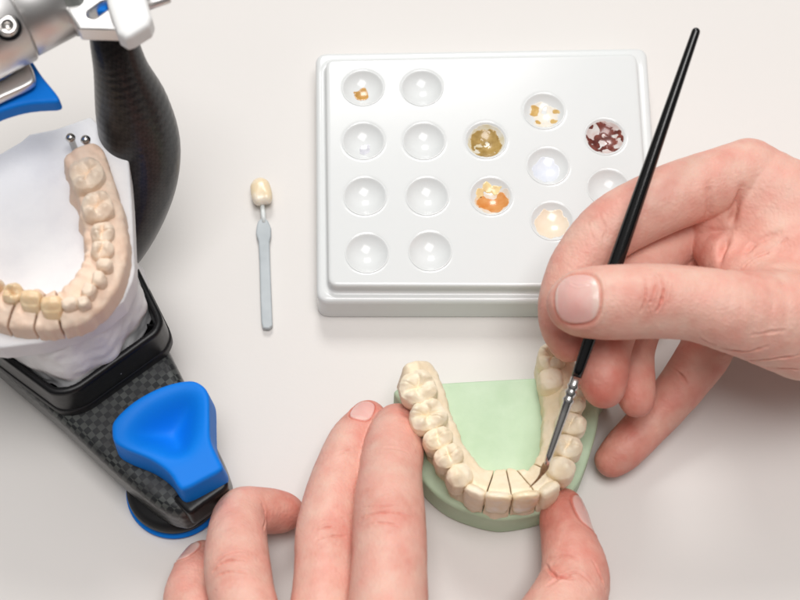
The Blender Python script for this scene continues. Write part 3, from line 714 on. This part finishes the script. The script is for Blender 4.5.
def build_hand(name, fingers, palm, lo, hi, h, nails, creases, label, parent, tips, kp=.55):
    G = Grid(lo, hi, h); f = G.full()
    for ch in fingers: chain_into(G, f, catmull(C3(ch), 5))
    # palm and first finger joints melt together
    pf = G.full(); fb = f.copy()
    for ch in palm:
        p = catmull(C3(ch), 4); rm = p[:, 3].max()+1.6
        a = np.clip(np.floor((p[:, :3].min(0)-rm-G.lo)/h).astype(int), 0, G.n-2); b = np.clip(np.ceil((p[:, :3].max(0)+rm-G.lo)/h).astype(int), a+2, G.n)
        SG = Grid(G.lo+a*h, G.lo+(b-1)*h-1e-6, h); SG.n = b-a; SG.ax = [G.ax[k][a[k]:b[k]] for k in range(3)]
        sub = chain_into(SG, SG.full(), p, marg=1.5); sl = tuple(slice(a[k], b[k]) for k in range(3)); pf[sl] = smin(pf[sl], sub, np.float32(kp))
    f = np.minimum(smin(f, pf, np.float32(.06)), fb); del fb
    V, F = nets(G, f)
    V, F = refine(V, F)
    # vertex normals
    a, b, c, d = V[F[:, 0]], V[F[:, 1]], V[F[:, 2]], V[F[:, 3]]; fn = np.cross(c-a, d-b); N = np.zeros_like(V)
    for k in range(4): np.add.at(N, F[:, k], fn)
    N /= np.maximum(np.linalg.norm(N, axis=1), 1e-9)[:, None]
    scr = proj(V); toc = CAM-V; dist = np.linalg.norm(toc, axis=1); facing = ((N*toc).sum(1)/dist) > .05
    def anchor(px, py):
        m = np.where(facing & (np.abs(scr[:, 0]-px) < 4) & (np.abs(scr[:, 1]-py) < 4))[0]
        if len(m) == 0:
            k = np.argmin((scr[:, 0]-px)**2+(scr[:, 1]-py)**2+1e4*(~facing)); return V[k]
        m = m[dist[m] < dist[m].min()+.5]; k = m[np.argmin((scr[m, 0]-px)**2+(scr[m, 1]-py)**2)]; return V[k]
    disp = vnoise(V, .9, 11)*.018+vnoise(V, .35, 12)*.010
    red = np.zeros(len(V))
    for cr in creases:                                   # (depth, width, [(px,py)...])
        dep, wd, pts = cr; A = catmull([anchor(*p) for p in pts], 8) if len(pts) > 2 else np.linspace(anchor(*pts[0]), anchor(*pts[1]), 12)
        dd = np.full(len(V), 9.); tt = np.zeros(len(V)); lo_, hi_ = A.min(0)-.5, A.max(0)+.5
        near = np.where(((V > lo_) & (V < hi_)).all(1))[0]; q = V[near]; bd = np.full(len(near), 9.); bt = np.zeros(len(near))
        for i in range(len(A)-1):
            e = A[i+1]-A[i]; t = np.clip(((q-A[i])@e)/max(e@e, 1e-9), 0, 1); x = np.linalg.norm(q-A[i]-t[:, None]*e, axis=1)
            m = x < bd; bd = np.where(m, x, bd); bt = np.where(m, (i+t)/(len(A)-1), bt)
        big = dep > .045; wd = wd*(1.25 if big else .72); bd = bd+(vnoise(q, .12, 31)*.02+vnoise(q, .3, 32)*.03)*(.6 if big else 1)
        env = np.sin(np.clip(bt, .02, .98)*math.pi)**.5
        disp[near] += env*(-2.3*dep*np.exp(-(bd/wd)**2)+(.25 if big else .7)*dep*np.exp(-((bd-2.2*wd)/(1.3*wd))**2)); red[near] += env*(.25 if big else .6)*np.exp(-(bd/(wd*1.5))**2)*min(1, dep/.03)
    nail = np.zeros(len(V)); edge = np.zeros(len(V)); lun = np.zeros(len(V)); free = np.zeros(len(V))
    for c_, ax_, n_, L_, W_ in nails:
        c_ = np.array(c_); a_ = np.array(ax_, float); a_ /= np.linalg.norm(a_); n_ = np.array(n_, float); n_ -= a_*(n_@a_); n_ /= np.linalg.norm(n_); b_ = np.cross(a_, n_)
        p = V-c_; u = p@a_; v = p@b_; w_ = p@n_
        q = (np.abs(u/L_)**2.6+np.abs(v/W_)**2.6)**(1/2.6); ok = (w_ > .1) & (np.linalg.norm(p, axis=1) < 1.9)
        ins = sstep(1.03, .95, q)*ok; ringd = np.exp(-((q-1.07)/.05)**2)*ok
        nail = np.maximum(nail, ins); side = sstep(.75, .35, u/L_); disp += ins*.012-ringd*.045*(.25+.75*side)+.02*np.exp(-((q-1.22)/.08)**2)*ok*side
        free = np.maximum(free, ins*sstep(.80, .92, u/L_)); lun = np.maximum(lun, ins*sstep(-.55, -.8, u/L_-.0*v))
        edge = np.maximum(edge, ringd)
    V2 = V+N*disp[:, None]
    # skin tone: paler on the back, redder towards tips and knuckles
    base = np.array([.77, .445, .36]); redc = np.array([.60, .20, .15])
    r = np.zeros(len(V))
    for tip, rad, amt in tips:
        q = P(*tip); r = np.maximum(r, min(1, amt*1.2)*np.exp(-(np.linalg.norm(V-q, axis=1)/rad)**2))
    r = np.clip(r+red*.55+edge*.5+.22*vnoise(V, .9, 21)+.16*vnoise(V, .35, 22)+.10*vnoise(V, .16, 23), 0, 1)
    col = base[None]*(1-r[:, None])+redc[None]*r[:, None]
    nc = np.array([.78, .50, .45]); col = col*(1-nail[:, None])+nc*nail[:, None]
    fr = np.maximum(free*.75, lun*.45)[:, None]; col = col*(1-fr)+np.array([.80, .66, .58])*fr
    o = mesh_obj(name, V2, F, M['skin'], parent)
    me = o.data; ca = me.color_attributes.new('skin_tone', 'FLOAT_COLOR', 'POINT')
    ca.data.foreach_set('color', np.concatenate([col, np.ones((len(V), 1))], 1).astype(np.float32).ravel())
    na = me.attributes.new('nail', 'FLOAT', 'POINT'); na.data.foreach_set('value', nail.astype(np.float32))
    o['label'] = label
    return o
ORG = (P(400, 600, 0)[0], P(400, 600, 0)[1], 0)
person = thing('person', 'bare hands of a person painting the green based cast with a black brush', 'person', ORG)
def right_hand():
    idx = [(748, 172, 5.7, 1.02), (675, 196, 5.8, 1.02), (612, 228, 5.6, .97), (580, 262, 5.3, .86), (566, 296, 5.0, .80), (565, 322, 4.7, .78), (570, 340, 4.5, .66)]
    th = [(790, 322, 5.9, 1.55), (735, 312, 6.6, 1.22), (690, 303, 6.8, 1.08), (650, 301, 6.9, 1.10), (615, 302, 6.85, 1.08), (588, 303, 6.75, 1.02), (577, 304, 6.65, .88)]
    mid = [(770, 190, 4.5, .98), (715, 212, 4.3, .92), (668, 244, 4.05, .90), (628, 290, 4.4, .86), (608, 340, 4.4, .78), (604, 374, 4.4, .74), (604, 387, 4.35, .64)]
    rin = [(785, 220, 3.2, .92), (725, 240, 3.3, .88), (672, 268, 3.3, .85), (645, 310, 3.2, .78), (633, 350, 3.2, .68), (635, 388, 3.2, .62), (637, 400, 3.2, .53)]
    pin = [(800, 262, 2.4, .95), (750, 292, 2.4, .90), (716, 330, 2.1, .88), (702, 358, 1.75, .84), (680, 388, 1.4, .76), (652, 420, 1.0, .72), (625, 448, .85, .68), (612, 460, .75, .56)]
    palm = [[(748, 172, 5.6, 1.02), (800, 208, 5.3, 1.35), (905, 262, 4.6, 1.9)], [(770, 190, 4.4, 1.0), (905, 265, 4.2, 1.9)], [(785, 220, 3.1, .95), (905, 290, 3.6, 1.9)],
            [(800, 265, 2.2, .95), (850, 300, 2.6, 1.4), (910, 320, 3.2, 1.9)], [(768, 318, 6.1, 1.32), (820, 328, 5.5, 1.65), (905, 305, 4.4, 2.0)],
            [(760, 225, 5.0, 1.1), (800, 262, 5.0, 1.5), (860, 285, 4.8, 1.9)], [(755, 195, 5.2, 1.0), (720, 208, 5.0, .92), (712, 236, 4.5, .72), (728, 262, 4.8, .8), (772, 292, 5.6, 1.05)], [(905, 288, 4.0, 2.35), (1010, 305, 4.2, 2.5), (1150, 330, 4.8, 3.4), (1260, 350, 5.4, 3.8)]]
    nails = [(tuple(P(583, 302, 6.75)), P(553, 303, 6.5)-P(598, 301, 6.9), (0.0, -.30, 1.0), .66, .70)]
    W = lambda pts, dep=.03, wd=.045: (dep, wd, pts)
    cr = [W([(650, 268), (655, 285), (650, 303)], .03, .04), W([(657, 272), (663, 292), (656, 312)], .03, .04), W([(643, 275), (646, 295), (641, 312)], .02, .035), W([(668, 278), (670, 300)], .018, .035), W([(648, 306), (652, 318)], .02, .03),
          W([(708, 186), (709, 210), (706, 238)], .046, .09), W([(742, 188), (733, 215), (724, 245), (720, 262)], .10, .09), W([(778, 232), (750, 248), (724, 266)], .046, .07), W([(786, 240), (765, 254), (745, 266)], .03, .05),
          W([(598, 212), (605, 230), (602, 246)], .008, .06), W([(588, 222), (594, 242)], .006, .05), W([(560, 275), (575, 285), (590, 285)], .015, .035),
          W([(770, 345), (745, 352), (720, 348)], .02, .06), W([(800, 355), (770, 360), (745, 360)], .02, .05), W([(715, 345), (700, 338)], .02, .05), W([(800, 370), (775, 368)], .02, .05), W([(785, 330), (750, 335)], .012, .05),
          W([(665, 365), (678, 372), (688, 385)], .02, .05), W([(655, 400), (668, 412)], .02, .05)]
    tips = [((577, 330, 6.3), 1.0, .55), ((566, 345, 4.5), 1.5, .55), ((605, 385, 4.4), 1.5, .75), ((636, 400, 3.2), 1.4, .75), ((615, 455, .8), 1.7, .7), ((655, 420, 1.0), 1.8, .55), ((700, 240, 4.6), 1.4, .45), ((650, 300, 7.9), .7, .4), ((612, 228, 6.2), .9, .2), ((708, 345, 2), 1.5, .3)]
    return build_hand('right_hand', [idx, th, mid, rin, pin], palm, (2.6, -8.2, -.1), (24, 7.5, 9.2), .055, nails, cr, 'right hand pinching the black brush', person, tips)
def left_hand():
    idx = [(386, 650, 4.7, 1.16), (389, 580, 4.2, 1.09), (389, 520, 3.6, 1.07), (390, 480, 2.8, .98), (393, 450, 2.2, .94), (396, 433, 1.75, .84), (397, 427, 1.6, .74)]
    mid = [(318, 665, 3.7, 1.03), (324, 592, 3.2, .94), (328, 525, 2.55, .93), (338, 480, 1.95, .85), (352, 445, 1.5, .80), (365, 426, 1.3, .70), (368, 419, 1.2, .60)]
    rin = [(276, 695, 4.2, 1.0), (248, 618, 3.6, .94), (238, 570, 2.9, .98), (237, 535, 2.2, .90), (242, 514, 1.8, .80), (262, 511, 1.35, .74), (279, 512, 1.0, .66), (286, 512, .9, .56)]
    pin = [(245, 720, 3.4, .95), (215, 655, 2.6, .85), (190, 605, 1.8, .78), (193, 580, 1.3, .70), (200, 562, .9, .60), (203, 556, .8, .5)]
    th = [(500, 690, 3.6, 1.4), (545, 640, 2.6, 1.25), (572, 592, 1.9, 1.10), (574, 565, 1.7, .98), (568, 540, 1.5, .84), (564, 520, 1.35, .76), (563, 509, 1.25, .66)]
    palm = [[(385, 650, 4.5, 1.2), (370, 760, 4.6, 1.6), (355, 830, 4.4, 1.8)], [(322, 672, 4.0, 1.1), (335, 830, 4.4, 1.8)], [(278, 700, 4.0, 1.0), (320, 830, 4.2, 1.8)], [(245, 720, 3.3, 1.0), (305, 830, 3.8, 1.8)],
            [(500, 690, 3.6, 1.4), (430, 760, 4.0, 1.7), (375, 835, 4.2, 1.8)], [(400, 690, 4.0, .9), (470, 700, 3.6, .9)], [(345, 840, 4.3, 2.4), (330, 950, 5.0, 2.7), (310, 1050, 6.0, 3.3)]]
    nails = [(tuple(P(365, 424, 1.3)), P(372, 402, 1.3)-P(358, 440, 1.9), (-.15, .35, 1.0), .46, .36),
             (tuple(P(566, 520, 1.35)), P(563, 500, 1.2)-P(570, 545, 1.5), (1.0, .0, .55), .62, .52),
             (tuple(P(200, 562, .9)), P(206, 550, .8)-P(195, 580, 1.2), (-.75, .3, .8), .42, .36)]
    W = lambda pts, dep=.022, wd=.04: (dep, wd, pts)
    cr = [W([(360, 520), (375, 514), (398, 513), (412, 518)]), W([(362, 527), (380, 523), (400, 526)]), W([(362, 508), (380, 506), (400, 505)], .014), W([(368, 534), (392, 532)], .014), W([(365, 500), (390, 498)], .01), W([(370, 452), (390, 448), (408, 452)], .01, .05), W([(375, 458), (400, 456)], .008, .04),
          W([(316, 530), (330, 527), (346, 527)]), W([(316, 540), (332, 536), (348, 534)], .018), W([(320, 520), (345, 518)], .014), W([(318, 548), (338, 544)], .014), W([(338, 455), (350, 450), (362, 452)], .012),
          W([(213, 572), (225, 562), (245, 560)], .03, .05), W([(212, 580), (228, 572), (248, 573)], .022), W([(216, 562), (230, 553), (245, 552)], .018), W([(215, 592), (235, 583)], .018), W([(262, 505), (265, 518), (263, 530)], .02, .05),
          W([(548, 560), (565, 556), (580, 560)], .014, .06), W([(546, 566), (556, 576), (575, 578)], .035, .06), W([(548, 585), (575, 572), (595, 590)], .02, .06), W([(592, 560), (600, 575), (606, 592)], .02, .05)]
    tips = [((397, 420, 1.6), 1.3, .5), ((368, 415, 1.4), 1.2, .5), ((284, 512, 1), 1.3, .7), ((203, 556, .8), 1.2, .7), ((565, 520, 1.5), 1.9, .7), ((598, 575, 2.2), 1.2, .5), ((388, 520, 4.4), 1.0, .25), ((336, 530, 4), 1.0, .25), ((240, 575, 3.6), .9, .25)]
    return build_hand('left_hand', [idx, mid, rin, pin, th], palm, (-9, -26, -.1), (9, -3.0, 9.5), .055, nails, cr, 'left hand steadying the green based cast', person, tips)
right_hand(); left_hand()
